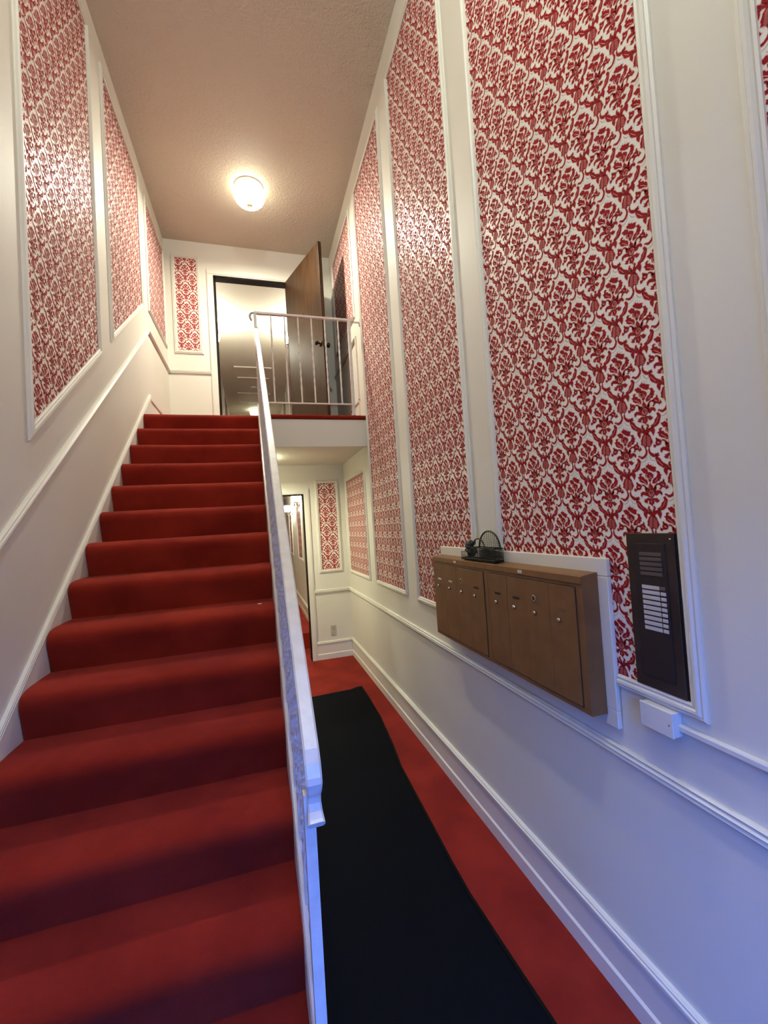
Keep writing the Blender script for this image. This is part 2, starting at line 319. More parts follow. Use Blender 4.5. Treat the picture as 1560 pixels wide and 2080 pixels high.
# ================================================================== WALLPAPER PANELS
MOTIF = json.loads('''{"red":[[[-0.0,0.0],[3.5,-5.0],[9.2,-5.1],[10.4,-9.1],[16.6,-10.6],[24.1,-14.1],[21.3,-18.8],[22.4,-23.3],[16.7,-25.8],[10.6,-23.1],[4.5,-19.8],[-1.4,-13.9],[-6.0,-11.4],[-8.8,-6.5],[-6.9,-4.2],[-2.8,-3.5]],[[-25.9,-12.1],[-19.2,-11.6],[-14.9,-9.6],[-11.1,-12.7],[-5.0,-17.3],[-4.1,-25.1],[-7.7,-28.6],[-12.3,-25.4],[-18.9,-24.6],[-21.6,-19.1],[-24.7,-16.1]],[[0.8,-24.5],[8.4,-29.2],[13.4,-34.9],[11.8,-42.3],[3.3,-47.8],[-4.4,-44.4],[-12.7,-37.0],[-12.8,-30.5],[-4.5,-29.0]],[[24.5,-26.1],[30.8,-25.6],[35.0,-29.9],[36.0,-35.7],[39.6,-38.0],[36.8,-42.6],[37.1,-47.7],[33.0,-49.7],[32.6,-54.1],[24.9,-53.9],[21.3,-58.5],[13.2,-60.3],[9.4,-59.2],[10.1,-52.3],[16.3,-45.4],[22.8,-43.6],[26.5,-37.7],[28.6,-31.7]],[[-33.4,-27.5],[-27.3,-25.6],[-24.2,-28.6],[-29.4,-29.9],[-26.6,-35.4],[-20.1,-37.5],[-16.7,-44.3],[-11.1,-46.2],[-7.7,-53.0],[-7.8,-62.0],[-12.6,-60.9],[-18.7,-55.8],[-26.8,-53.7],[-34.6,-47.7],[-35.6,-41.0],[-39.4,-36.6],[-33.3,-35.3]],[[0.3,-46.2],[4.6,-51.1],[0.3,-53.9],[-3.3,-49.6]],[[0.8,-56.5],[4.9,-64.5],[8.4,-68.7],[7.0,-74.9],[0.8,-73.1],[-5.9,-75.1],[-6.0,-68.6],[-2.3,-63.8]],[[36.8,-58.2],[44.4,-58.4],[50.1,-62.7],[51.0,-69.0],[47.4,-74.2],[39.9,-73.5],[34.3,-68.6],[31.7,-63.4]],[[45.1,-51.6],[47.9,-54.4],[46.0,-57.9],[43.0,-57.0]],[[55.5,-68.8],[59.1,-77.1],[51.4,-80.1],[48.9,-75.0],[53.5,-74.1]],[[-45.1,-59.7],[-38.9,-57.0],[-32.4,-59.6],[-29.6,-65.1],[-32.9,-72.7],[-40.7,-74.6],[-47.2,-71.4],[-48.2,-64.7]],[[-54.7,-69.4],[-46.6,-74.1],[-51.3,-78.3],[-55.4,-76.0]],[[-17.5,-68.9],[-10.4,-72.1],[-6.0,-76.3],[-11.6,-83.6],[-16.2,-80.6],[-18.0,-74.0]],[[17.1,-69.5],[20.6,-73.6],[18.4,-79.7],[13.9,-85.7],[9.7,-80.3],[8.6,-75.1],[13.6,-73.0]],[[2.0,-77.0],[9.8,-79.0],[14.7,-85.7],[13.9,-93.3],[7.8,-99.2],[1.2,-101.2],[-6.5,-98.1],[-10.6,-90.1],[-8.2,-82.6],[-2.9,-77.9]],[[-33.3,-85.7],[-26.3,-82.4],[-16.6,-84.5],[-10.6,-90.1],[-9.6,-96.6],[-17.5,-93.4],[-25.4,-90.2],[-29.0,-92.6],[-31.1,-96.3],[-34.1,-93.5]],[[16.5,-91.0],[18.7,-84.8],[23.7,-82.1],[32.8,-84.1],[37.5,-90.1],[37.8,-95.1],[35.4,-96.2],[32.0,-91.6],[27.5,-90.6],[24.0,-94.1],[17.5,-97.3]],[[-7.7,-101.9],[-5.7,-105.9],[-12.8,-111.8],[-13.3,-117.0],[-19.7,-115.3],[-24.2,-111.1],[-19.0,-108.9],[-21.9,-104.8],[-15.5,-106.5],[-13.6,-103.4]],[[7.4,-103.6],[13.5,-105.9],[19.8,-105.1],[21.8,-109.0],[27.0,-111.9],[23.4,-116.7],[17.8,-117.6],[12.9,-112.2]],[[1.2,-101.2],[6.9,-108.0],[9.4,-115.8],[7.3,-120.7],[4.8,-121.9],[2.6,-127.5],[-0.9,-122.8],[-7.1,-119.9],[-6.3,-112.3],[-4.1,-106.0]],[[75.2,-32.4],[85.2,-33.6],[91.7,-40.4],[94.4,-49.2],[96.2,-53.0],[98.9,-61.6],[95.8,-64.3],[91.6,-71.7],[85.7,-73.5],[80.5,-68.2],[77.3,-71.5],[74.2,-73.6],[68.8,-68.2],[59.2,-61.2],[61.1,-56.4],[60.2,-50.2],[63.9,-43.2],[65.9,-37.4]],[[49.3,-24.2],[52.7,-19.7],[61.8,-18.4],[74.7,-22.6],[81.6,-25.9],[81.0,-33.1],[72.4,-30.8],[64.2,-24.9],[59.4,-28.0],[59.6,-34.1],[56.7,-41.2],[52.8,-34.6],[50.2,-30.5]],[[84.5,-26.3],[88.0,-19.5],[95.3,-18.1],[99.4,-19.8],[105.0,-19.4],[108.6,-25.8],[108.0,-31.7],[103.6,-41.9],[100.7,-35.5],[97.1,-29.1],[93.1,-26.2],[88.5,-29.2],[85.1,-34.8],[81.0,-33.1]],[[32.4,23.1],[38.3,19.7],[36.5,17.5],[32.1,19.4],[34.6,14.0],[40.4,9.4],[44.2,1.3],[49.7,-4.4],[56.8,-9.1],[63.7,-15.0],[70.6,-19.6],[60.6,-15.8],[54.7,-15.0],[48.4,-17.9],[41.3,-12.0],[35.5,-8.7],[30.0,-1.7],[28.4,6.1],[25.2,12.9],[28.8,17.4]],[[119.8,20.0],[124.0,21.0],[127.7,16.3],[131.2,11.0],[129.2,3.2],[127.2,-3.6],[123.7,-11.3],[116.4,-16.2],[108.0,-17.4],[98.2,-17.2],[98.7,-11.3],[106.0,-8.8],[110.7,-3.5],[112.7,3.3],[118.6,7.1],[121.9,12.5],[119.6,17.6]],[[70.1,-70.8],[75.3,-77.4],[78.8,-86.2],[76.4,-95.7],[69.9,-102.5],[60.8,-105.5],[53.7,-102.5],[52.7,-97.5],[57.0,-99.1],[62.9,-99.5],[69.2,-95.1],[73.5,-88.2],[73.5,-80.9]],[[85.7,-73.5],[82.8,-81.7],[84.0,-91.5],[90.3,-100.4],[98.2,-105.8],[105.3,-105.1],[107.9,-99.4],[104.7,-96.7],[103.0,-100.2],[97.7,-96.2],[91.1,-92.0],[87.9,-88.2],[86.5,-80.8]],[[49.2,-94.8],[51.6,-96.8],[48.8,-98.7],[46.5,-96.4]],[[113.0,-96.2],[115.3,-98.2],[112.7,-100.0],[110.5,-97.8]],[[16.6,-77.3],[18.8,-69.0],[24.6,-64.7],[33.0,-65.6],[33.3,-62.6],[23.3,-61.8],[15.5,-67.5],[12.9,-76.5]],[[33.9,-72.5],[34.4,-75.7],[30.7,-78.0],[32.7,-80.0],[37.2,-76.8],[36.9,-72.4]],[[-46.5,-51.8],[-46.2,-56.4],[-41.7,-59.2],[-39.7,-57.2],[-43.2,-55.3],[-43.1,-51.9]],[[-11.0,-75.5],[-13.8,-68.6],[-20.1,-61.8],[-26.4,-60.4],[-27.0,-62.6],[-21.9,-63.6],[-16.4,-69.6],[-13.8,-76.1]],[[67.8,-3.9],[64.9,-10.2],[70.5,-16.3],[72.6,-22.9],[76.8,-22.2],[74.4,-14.9],[69.2,-9.7],[71.8,-5.7]],[[83.3,-6.7],[86.7,-10.2],[82.1,-15.1],[79.7,-23.6],[83.9,-24.6],[86.0,-16.8],[91.0,-10.8],[86.7,-4.8]]],"dark":[[[75.9,-101.6],[73.2,-108.5],[65.6,-113.9],[56.8,-115.1],[57.0,-116.2],[66.2,-114.9],[74.2,-109.2],[77.2,-101.9]],[[83.8,-102.6],[88.7,-111.4],[95.5,-116.8],[104.0,-118.0],[104.2,-117.0],[96.1,-115.9],[89.8,-110.8],[85.0,-102.1]],[[66.3,-125.4],[67.6,-126.7],[66.0,-127.8],[64.7,-126.5]],[[74.0,-121.0],[75.3,-122.3],[73.8,-123.4],[72.4,-122.1]],[[80.0,-118.3],[81.3,-119.6],[79.8,-120.8],[78.5,-119.5]],[[86.9,-120.6],[88.2,-121.9],[86.7,-123.0],[85.4,-121.7]],[[93.5,-125.8],[94.8,-127.1],[93.3,-128.2],[92.0,-126.9]]],"pink":[[[-7.0,-28.9],[-11.8,-34.6],[-6.5,-42.8],[2.2,-45.8],[9.4,-41.3],[8.2,-40.1],[1.8,-44.3],[-5.2,-41.8],[-9.8,-34.7],[-5.4,-29.9]],[[0.7,-35.1],[3.4,-38.7],[-1.2,-40.4],[-0.4,-41.5],[5.0,-39.2],[2.1,-34.5]],[[-29.7,-44.8],[-20.4,-50.9],[-11.5,-60.2],[-10.2,-59.4],[-19.2,-50.1],[-28.7,-43.8]],[[19.1,-56.1],[27.8,-47.0],[26.5,-46.2],[17.8,-55.3]],[[-4.2,-82.7],[-7.3,-89.1],[-3.7,-96.3],[3.4,-98.2],[10.8,-93.3],[11.6,-85.2],[5.2,-79.8],[-1.8,-80.5],[-1.5,-81.9],[4.6,-81.1],[9.9,-85.6],[9.2,-92.7],[3.0,-96.9],[-2.4,-95.3],[-5.6,-89.1],[-2.6,-83.2]],[[-3.0,-88.3],[-1.8,-93.7],[3.9,-94.9],[7.2,-88.9],[3.4,-84.5],[2.3,-85.1],[5.7,-88.9],[3.1,-93.9],[-0.6,-93.1],[-1.6,-88.1]],[[37.9,-64.0],[45.6,-70.4],[47.1,-69.2],[39.3,-62.8]],[[-43.2,-65.6],[-36.8,-69.5],[-34.8,-67.5],[-41.2,-63.6]],[[-0.5,-110.2],[0.4,-117.9],[2.0,-117.8],[1.1,-110.1]],[[-8.5,-59.7],[-4.6,-69.0],[-3.6,-75.4],[-1.7,-75.3],[-2.7,-68.7],[-6.6,-59.3]],[[11.1,-74.4],[18.4,-64.9],[16.8,-64.1],[9.5,-73.5]],[[30.4,8.0],[37.3,-0.6],[46.9,-11.9],[48.0,-11.3],[38.4,0.0],[31.5,8.5]],[[123.7,8.8],[117.1,-4.2],[106.7,-12.1],[107.4,-12.9],[118.0,-4.8],[124.7,8.4]],[[-0.7,-104.2],[2.5,-104.4],[2.7,-102.1],[-0.4,-101.9]],[[69.6,-42.5],[78.9,-36.9],[78.1,-36.0],[68.8,-41.6]],[[81.3,-40.2],[91.3,-48.6],[92.1,-47.9],[82.2,-39.5]],[[68.5,-47.3],[78.4,-41.7],[77.6,-40.8],[67.7,-46.3]],[[80.9,-45.0],[91.4,-53.5],[92.2,-52.7],[81.7,-44.3]],[[67.4,-52.0],[77.9,-46.5],[77.2,-45.6],[66.7,-51.1]],[[80.4,-49.8],[91.5,-58.3],[92.3,-57.5],[81.3,-49.0]],[[66.4,-56.8],[77.4,-51.3],[76.7,-50.4],[65.7,-55.9]],[[80.0,-54.6],[91.6,-63.1],[92.4,-62.3],[80.8,-53.8]],[[65.3,-61.6],[77.0,-56.1],[76.3,-55.2],[64.6,-60.7]],[[79.5,-59.4],[91.7,-67.9],[92.5,-67.1],[80.3,-58.6]],[[64.2,-66.4],[76.5,-60.9],[75.8,-60.0],[63.6,-65.4]],[[79.1,-64.3],[91.9,-72.8],[92.6,-71.9],[79.8,-63.4]],[[63.2,-71.2],[76.0,-65.8],[75.4,-64.8],[62.5,-70.2]]]}''')
PX, PZ = .1567, .2474
def tri_template(polys):
    T = []
    for p in polys:
        v = [Vector((a/1000, b/1000, 0)) for a, b in p]
        for t in tessellate_polygon([v]): T.append([(v[i].x, v[i].y) for i in t])
    return np.array(T)
def grow(p, d):
    """outline p (mm) widened by d"""
    P = np.array(p, float); n = len(P)
    area = sum(P[i][0]*P[(i+1) % n][1] - P[(i+1) % n][0]*P[i][1] for i in range(n))
    s = 1 if area > 0 else -1; out = []
    for i in range(n):
        d1 = P[i]-P[i-1]; d2 = P[(i+1) % n]-P[i]
        d1 = d1/max(np.hypot(*d1), 1e-6); d2 = d2/max(np.hypot(*d2), 1e-6)
        m = np.array([d1[1], -d1[0]])*s + np.array([d2[1], -d2[0]])*s; L = np.hypot(*m)
        if L < .3: m = np.array([d1[1], -d1[0]])*s; L = 1.0
        m = m/L * min(1.6, 2/max(L, .4)) * d
        out.append(tuple(P[i]+m))
    return out
MOTIF['halo'] = [grow(p, 2.6) for p in MOTIF['red']]
MOTIF['red'] = [grow(p, 0.7) for p in MOTIF['red']]
TPL = {k: tri_template(v) for k, v in MOTIF.items()}
TMIN = np.min([t.reshape(-1,2).min(0) for t in TPL.values()], axis=0); TMAX = np.max([t.reshape(-1,2).max(0) for t in TPL.values()], axis=0)
def half_planes(poly):
    """convex polygon (ccw) -> inward half planes"""
    H = []
    for i in range(len(poly)):
        a, b = np.array(poly[i]), np.array(poly[(i+1) % len(poly)]); d = b-a
        n = np.array([-d[1], d[0]])/np.hypot(*d); H.append((n, -n@a))
    return H
def clip_tris(T, H):
    """T (k,3,2) clipped to half planes, result triangles"""
    D = np.stack([T@n + c for n, c in H], -1)          # k,3,h
    inside = (D >= 0).all((1,2)); out = (D < 0).all(1).any(1)
    res = [T[inside]]
    extra = []
    for tri in T[~inside & ~out]:
        poly = [tuple(p) for p in tri]
        for n, c in H:
            q = []
            for i in range(len(poly)):
                a, b = poly[i], poly[(i+1) % len(poly)]
                da, db = n[0]*a[0]+n[1]*a[1]+c, n[0]*b[0]+n[1]*b[1]+c
                if da >= 0: q.append(a)
                if (da >= 0) != (db >= 0):
                    s = da/(da-db); q.append((a[0]+s*(b[0]-a[0]), a[1]+s*(b[1]-a[1])))
            poly = q
            if len(poly) < 3: break
        for i in range(1, len(poly)-1): extra.append((poly[0], poly[i], poly[i+1]))
    if extra: res.append(np.array(extra))
    return np.concatenate(res)
FRAME = [(0,.0),(0,.009),(.006,.013),(.012,.009),(.017,.017),(.025,.018),(.030,.011),(.036,.013),(.043,.008),(.043,0)]   # (outward, height)
def panel(label, poly, origin, hx, nrm, phase, group='wallpaper panels of the hall', cuts={}):
    """poly: inner outline in (h, z) counter-clockwise seen from the room; hx: direction of +h seen left to right"""
    hx, nrm, org = Vector(hx), Vector(nrm), Vector(origin)
    P = lambda h, z, o: org + hx*h + Vector((0,0,1))*z + nrm*(o+.0004)
    cen = P(sum(p[0] for p in poly)/len(poly), min(p[1] for p in poly), 0)
    e = empty('wallpaper_panel', cen); tag(e, label, 'wall panel', group)
    n = len(poly)
    MB().prism([P(h, z, 0) for h, z in poly], nrm*.0010).build('wallpaper', m_paper, e)
    # flock print
    H = half_planes(poly)
    hs = [p[0] for p in poly]; zs = [p[1] for p in poly]
    i0, i1 = math.floor((min(hs)-phase[0]-TMAX[0])/(PX/2)), math.ceil((max(hs)-phase[0]-TMIN[0])/(PX/2))
    V, mi = [], []
    for i in range(i0, i1+1):
        h0 = phase[0] + i*PX/2; zz = phase[1] + (i % 2)*PZ/2
        j0, j1 = math.floor((min(zs)-zz-TMAX[1])/PZ), math.ceil((max(zs)-zz-TMIN[1])/PZ)
        for j in range(j0, j1+1):
            for mk, (k, lift) in enumerate((('red', .0018), ('pink', .0021), ('dark', .0018), ('halo', .0015))):
                T = clip_tris(TPL[k] + np.array([h0, zz+j*PZ]), H)
                if len(T): V.append((T, lift)); mi.append(np.full(len(T), mk))
    vv = []
    hxn, nn, oo = np.array(hx), np.array(nrm), np.array(org - cen)
    for T, lift in V:
        q = T.reshape(-1,2)
        vv.append(oo + q[:,:1]*hxn + q[:,1:]*np.array([0,0,1.]) + nn*lift)
    vv = np.concatenate(vv); mi = np.concatenate(mi); nt = len(vv)//3
    # make every triangle face the room
    A = vv.reshape(-1,3,3); fl = np.einsum('ij,j->i', np.cross(A[:,1]-A[:,0], A[:,2]-A[:,0]), nn) < 0
    A[fl] = A[fl][:, [0,2,1]]
    me = bpy.data.meshes.new('damask_print')
    me.vertices.add(nt*3); me.vertices.foreach_set('co', A.reshape(-1).astype(np.float32))
    me.loops.add(nt*3); me.loops.foreach_set('vertex_index', np.arange(nt*3, dtype=np.int32))
    me.polygons.add(nt); me.polygons.foreach_set('loop_start', np.arange(0, nt*3, 3, dtype=np.int32))
    me.polygons.foreach_set('material_index', mi.astype(np.int32))
    for m in (m_red, m_pink, m_grey, m_halo): me.materials.append(m)
    me.update(calc_edges=True)
    o = bpy.data.objects.new('damask_print', me); o['kind'] = 'stuff'; link(o, e)
    # mitred frame
    for i in range(n):
        a, b = np.array(poly[i]), np.array(poly[(i+1) % n]); pr, nx = np.array(poly[i-1]), np.array(poly[(i+2) % n])
        def off(p0, p1, p2):     # mitre direction at p1
            d1 = (p1-p0)/np.hypot(*(p1-p0)); d2 = (p2-p1)/np.hypot(*(p2-p1))
            n1 = np.array([d1[1], -d1[0]]); n2 = np.array([d2[1], -d2[0]]); s = n1+n2
            return s/(1+n1@n2)
        ma, mb = off(pr, a, b), off(a, b, nx)
        t0, t1 = cuts.get(i, (0, 1)); d = b-a; nn2 = np.array([d[1], -d[0]])/np.hypot(*d)
        qa = lambda w: a+ma*w if t0 == 0 else a+d*t0+nn2*w
        qb = lambda w: b+mb*w if t1 == 1 else a+d*t1+nn2*w
        rings = [[P(*qa(w), h) for w, h in FRAME], [P(*qb(w), h) for w, h in FRAME]]
        MB().sweep(rings).build('moulding', m_trim, e)
    return e
def rect(a, b, c, d): return [(a,c),(b,c),(b,d),(a,d)]
# right wall: h = -y
RW = dict(origin=(0,0,0), hx=(0,-1,0), nrm=(-1,0,0), phase=(-1.1539, 1.8175))
def rpanel(label, y0, y1, z0, z1, **k): return panel(label, rect(-y1, -y0, z0, z1), **RW, **k)
rpanel('tall red damask wallpaper panel cut off at the right edge of the picture', -.30, .628, 1.136, 5.124)
rpanel('widest tall red damask panel, behind the mailboxes and the brown intercom', .918, 1.822, 1.136, 5.124, cuts={3: (0,.902), 0: (.722,1)})
rpanel('tall red damask panel just behind the left end of the mailboxes', 2.125, 2.996, 1.136, 5.124, cuts={1: (.098,1), 0: (0,.532)})
rpanel('tall narrow-looking red damask panel beside the landing edge', 3.306, 4.156, 1.136, 5.124)
rpanel('short orange-lit damask panel on the right wall under the landing', 4.47, 5.41, 1.138, 2.272)
rpanel('red damask panel on the upper right wall behind the open wooden door', 4.475, 5.46, 4.0, 5.135)
# left wall: h = +y
LW = dict(origin=(-W,0,0), hx=(0,1,0), nrm=(1,0,0), phase=(2.40, 1.82))
panel('red damask panel with slanted lower edge, nearest on the left wall', [(2.255,2.238),(3.168,2.955),(3.168,5.170),(2.255,5.170)], **LW)
panel('middle red damask panel with slanted lower edge above the stairs', [(3.484,3.203),(4.437,3.925),(4.437,5.170),(3.484,5.170)], **LW)
panel('farthest damask panel of the left wall, beside the top landing', [(4.748,4.03),(5.585,4.03),(5.585,5.178),(4.748,5.178)], **LW)
# far walls: h = +x
panel('narrow damask panel left of the upper doorway', rect(-1.957, -1.707, 4.006, 5.183), (0,DU,0), (1,0,0), (0,-1,0), (-1.84, 4.36))
panel('narrow damask panel between the lower doorway and the right wall', rect(-.352, -.122, 1.151, 2.279), (0,DL,0), (1,0,0), (0,-1,0), (-.27, 1.47))
G2 = 'wallpaper panels of the far corridors'
KR = dict(origin=(KX1,0,0), hx=(0,-1,0), nrm=(-1,0,0), phase=(-7.4, 1.4), group=G2)
panel('nearer small orange damask panel seen through the lower doorway', rect(-8.07, -7.33, 1.187, 2.10), **KR)
panel('farther small orange damask panel seen through the lower doorway', rect(-10.03, -9.35, 1.187, 2.20), **KR)
HR = dict(origin=(HX1,0,0), hx=(0,-1,0), nrm=(-1,0,0), phase=(-7.4, 4.0), group=G2)
panel('nearer damask panel on the right wall seen through the upper doorway', rect(-9.73, -8.6, 3.9, 5.10), **HR)
panel('farther damask panel on the right wall seen through the upper doorway', rect(-11.67, -10.8, 3.9, 5.10), **HR)
panel('damask panel on the left wall seen through the upper doorway', rect(10.6, 11.9, 3.9, 5.08), (HX0,0,0), (0,1,0), (1,0,0), (10.3, 4.0), group=G2)
# ================================================================== STAIRS
st = empty('staircase', (SX0, YL-14*GO, 0)); tag(st, 'straight staircase carpeted in deep red, climbing along the left wall', 'staircase')
def step(k):
    """k-th step from the top; rounded, slightly drooping carpet over tread and riser"""
    yk, zk = YL - k*GO, ZL - k*RISE
    rise = RISE if k < 14 else zk
    prof = [(GO+OVER+.03, 0), (.16, .0), (.085, -.001), (.055, -.004), (.034, -.009), (.019, -.016), (.008, -.026), (.002, -.038), (0, -.052),
            (.002, -.070), (.007, -.090), (.013, -.112), (.020, -.138), (.026, -.164), (OVER, -rise)]
    if k == 14: prof[-3:] = [(.02, -.12), (.024, -.145), (OVER, -rise)]
    NX = 44; vs = []; fs = []
    rnd = random.Random(k*13+5)
    ph = [rnd.uniform(0, 6.28) for _ in range(6)]; amp = rnd.uniform(.5, 1.1)
    for i in range(NX+1):
        u = i/NX; x = SX0 + (SX1-SX0)*u
        w = math.sin(math.pi*min(1, max(0, (u-.04)/.92)))
        for j, (dy, dz) in enumerate(prof):
            t = max(0, 1 - abs(j-10)/4.0)                    # creased hollow below the nosing
            n = math.sin(7*u+ph[0]) + .7*math.sin(13*u+ph[1]) + .4*math.sin(23*u+ph[2])
            dy2 = dy + w*amp*(.006*t*(1+.5*n)) + (.0012*math.sin(9*u+ph[3]+j*.4) if j < len(prof)-1 else 0)
            dz2 = dz + w*(.0018*math.sin(6*u+ph[4]) if 2 <= j <= 9 else 0) - (.004*w*(.5+.5*math.sin(4*u+ph[5])) if 3 <= j <= 8 else 0)
            vs.append((x, yk+dy2, zk+dz2))
    m = len(prof)
    for i in range(NX):
        for j in range(m-1):
            a = i*m+j; fs.append((a, a+1, a+m+1, a+m))
    mb = MB().add(vs, fs, True)
    # closed sides, back and bottom
    b0 = [(SX0, yk+GO+OVER+.03, zk-rise), ]
    for x, i in ((SX0, 0), (SX1, NX)):
        ring = [vs[i*m+j] for j in range(m)] + [(x, yk+GO+OVER+.03, zk-rise)]
        mb.add(ring, [tuple(range(len(ring)))])
    q = [vs[0], vs[NX*m], (SX1, yk+GO+OVER+.03, zk-rise), (SX0, yk+GO+OVER+.03, zk-rise), vs[m-1], vs[NX*m+m-1]]
    mb.add(q, [(0,1,2,3), (3,2,5,4)])
    mb.build('step', m_carpet, st)
for k in range(15): step(k)
def zs0(y): return 2.905 + RISE/GO*(y-4.2)
MB().prism([(-1.0749, 1.04, zs0(1.04)-.025), (-1.0749, 4.22, zs0(4.22)-.025), (-1.0749, 4.22, zs0(4.22)-.44), (-1.0749, 1.30, .0005), (-1.0749, 1.04, .0005)], (.0014,0,0)).build('stringer', m_trim, st)
sp = (-1.147, 2.363, ZL-8*RISE)
sc_ = MB().box(sp[0]-.010, sp[0]+.009, sp[1]-.006, sp[1]+.006, sp[2]+.0005, sp[2]+.0035, .001).build('paper_scrap', m_scrap, None, sp)
sc_.rotation_euler = (0,0,.3)
tag(sc_, 'tiny pale paper scrap lying on the stair carpet near the balusters', 'paper scrap')

# ================================================================== STAIR RAILING
SL = RISE/GO
def ztop(y): return 3.66 + SL*(y-4.2)
rl = empty('stair_railing', (-1.06, 1.01, 0)); tag(rl, 'white painted metal stair railing with twisted balusters and flat handrail', 'railing')
# handrail with lamb's tongue at the foot
path = [(4.205, ztop(4.205)), (3.0, ztop(3.0)), (2.0, ztop(2.0)), (1.12, ztop(1.12)), (1.04, ztop(1.04)), (1.005, ztop(1.005)-.002),
        (.985, ztop(.985)-.010), (.974, ztop(.974)-.028), (.972, 1.120), (.980, 1.098), (.990, 1.084), (.992, 1.070), (.984, 1.057), (.972, 1.047), (.966, 1.043)]
widths = [1]*8 + [1, .92, .82, .82, .88, .98, 1.02]
sec = [(-.0185,-.004),(-.0185,-.013),(-.014,-.019),(.014,-.019),(.0185,-.013),(.0185,-.004),(.014,0),(-.014,0)]
rings = []
for i, (y, z) in enumerate(path):
    a = Vector(path[max(i-1,0)]); b = Vector(path[min(i+1,len(path)-1)]); t = (b-a).normalized()     # runs downhill
    nrm = Vector((t.y, -t.x))                      # perpendicular in (y, z): upward side
    if nrm.y < 0 and i < 5: nrm = -nrm
    if i >= 5: nrm = Vector((t.y, -t.x))
    nrm = Vector((t.y, -t.x)) if (t.y*0 + 1) else nrm
    rings.append([Vector((-1.049 + sx*widths[i], y + nrm.x*sn, z + nrm.y*sn)) for sx, sn in sec])
mbh = MB().sweep(rings); mbh.build('handrail', m_rail, rl)
MB().box(-1.0725, -1.0475, 1.002, 1.027, 0, 1.085).build('newel_post', m_rail, rl)
def zbot(y): return 2.905 + SL*(y-4.2)
MB().prism([(-1.073, 1.027, zbot(1.027)-.022), (-1.073, 4.22, zbot(4.22)-.022), (-1.073, 4.22, zbot(4.22)), (-1.073, 1.027, zbot(1.027))], (.024,0,0)).build('bottom_rail', m_rail, rl)
BW = .0065
def baluster_mesh(h, turns=5.0, plain=.16):
    rings = []
    N = 40
    for i in range(N+1):
        u = i/N; z = h*u
        a = 0 if u < plain else (1 if u > 1-plain else (u-plain)/(1-2*plain))
        ang = a*turns*math.pi/2*2
        rings.append([Vector((BW*1.414*math.cos(ang+math.pi/4+q*math.pi/2), BW*1.414*math.sin(ang+math.pi/4+q*math.pi/2), z)) for q in range(4)])
    return MB().sweep(rings)
hb = .735
proto = None
y = 4.20 - .11
nb = 0
while y > 1.06:
    if proto is None:
        proto = baluster_mesh(hb).build('baluster', m_rail, rl, (0,0,0))
        o = proto
    else:
        o = bpy.data.objects.new('baluster', proto.data); link(o, rl)
    o.location = Vector((-1.0585, y, zbot(y)-.006)) - rl.location
    y -= GO/2; nb += 1

lr = empty('landing_railing', (-.58, 4.245, ZL)); tag(lr, 'white metal balcony railing with six twisted balusters on the landing edge', 'railing')
LY = 4.245
MB().box(-1.066, -1.040, LY-.013, LY+.013, 2.70, 3.825).build('post', m_rail, lr)
MB().box(-.136, -.108, LY-.013, LY+.013, ZL, 3.812).build('post', m_rail, lr)
MB().box(-1.066, -.075, LY-.016, LY+.016, 3.812, 3.832).build('top_rail', m_rail, lr)
MB().box(-1.04, -.136, LY-.008, LY+.008, 2.934, 2.948).build('bottom_rail', m_rail, lr)
MB().box(-.075, -.012, LY-.010, LY+.010, 3.800, 3.812).box(-.012, -.0015, LY-.022, LY+.022, 3.775, 3.835).build('wall_bracket', m_rail, lr)
MB().tube([(-1.055, LY, 3.822), (-1.075, LY, 3.822), (-1.093, LY, 3.812), (-1.102, LY, 3.790), (-1.098, LY, 3.765), (-1.086, LY, 3.742)], [.010,.010,.010,.010,.009,.008], 8).build('curled_end', m_hook, lr)
bp = None
for bx in (-.906, -.775, -.642, -.509, -.374, -.238):
    if bp is None: bp = o = baluster_mesh(.868, 4.0, .14).build('baluster', m_rail, lr, (0,0,0))
    else: o = bpy.data.objects.new('baluster', bp.data); link(o, lr)
    o.location = Vector((bx, LY, 2.946)) - lr.location

# ================================================================== WOODEN DOOR (open)
hx_, hy_ = -.612, 5.655; fx_, fy_ = -.306, 4.757
ang = math.atan2(fy_-hy_, fx_-hx_); DWID = math.hypot(fx_-hx_, fy_-hy_)
wd = empty('wooden_door', (hx_, hy_, ZL), ang); tag(wd, 'dark walnut flush door standing open on the upper landing', 'door')
def child(mb, name, m, par=wd): return mb.build(name, m, par, (0,0,0))     # local coordinates
def local(mb, name, m, par):
    me = bpy.data.meshes.new(name); me.from_pydata(mb.v, [], mb.f); me.polygons.foreach_set('use_smooth', mb.sm)
    me.materials.append(m); fix_normals(me); return link(bpy.data.objects.new(name, me), par)
local(MB().box(0, DWID, 0, .042, .018, 2.158, .002), 'door_leaf', m_wood, wd)
kz = .985
for s, y0, nm in ((-1, 0, 'knob'), (1, .042, 'knob')):
    kb = MB().lathe([(.001,0),(.032,0),(.034,s*.006),(.018,s*.010),(.011,s*.018),(.011,s*.036),(.022,s*.044),(.029,s*.056),(.027,s*.066),(.016,s*.073),(.001,s*.075)], (DWID-.065, y0, kz), 'y', 18)
    local(kb, nm, m_knob, wd)
local(MB().lathe([(.001,0),(.009,0),(.009,-.004),(.006,-.006),(.001,-.006)], (DWID*.5, 0, 1.52), 'y', 12), 'peephole', m_knob, wd)
local(MB().box(DWID-.0005, DWID+.002, .008, .034, kz-.06, kz+.06), 'latch_plate', m_knob, wd)
for hz in (.22, 1.08, 1.94):
    local(MB().lathe([(.006,0),(.006,.09)], (-.004, .046, hz), 'z', 8), 'hinge', m_knob, wd)

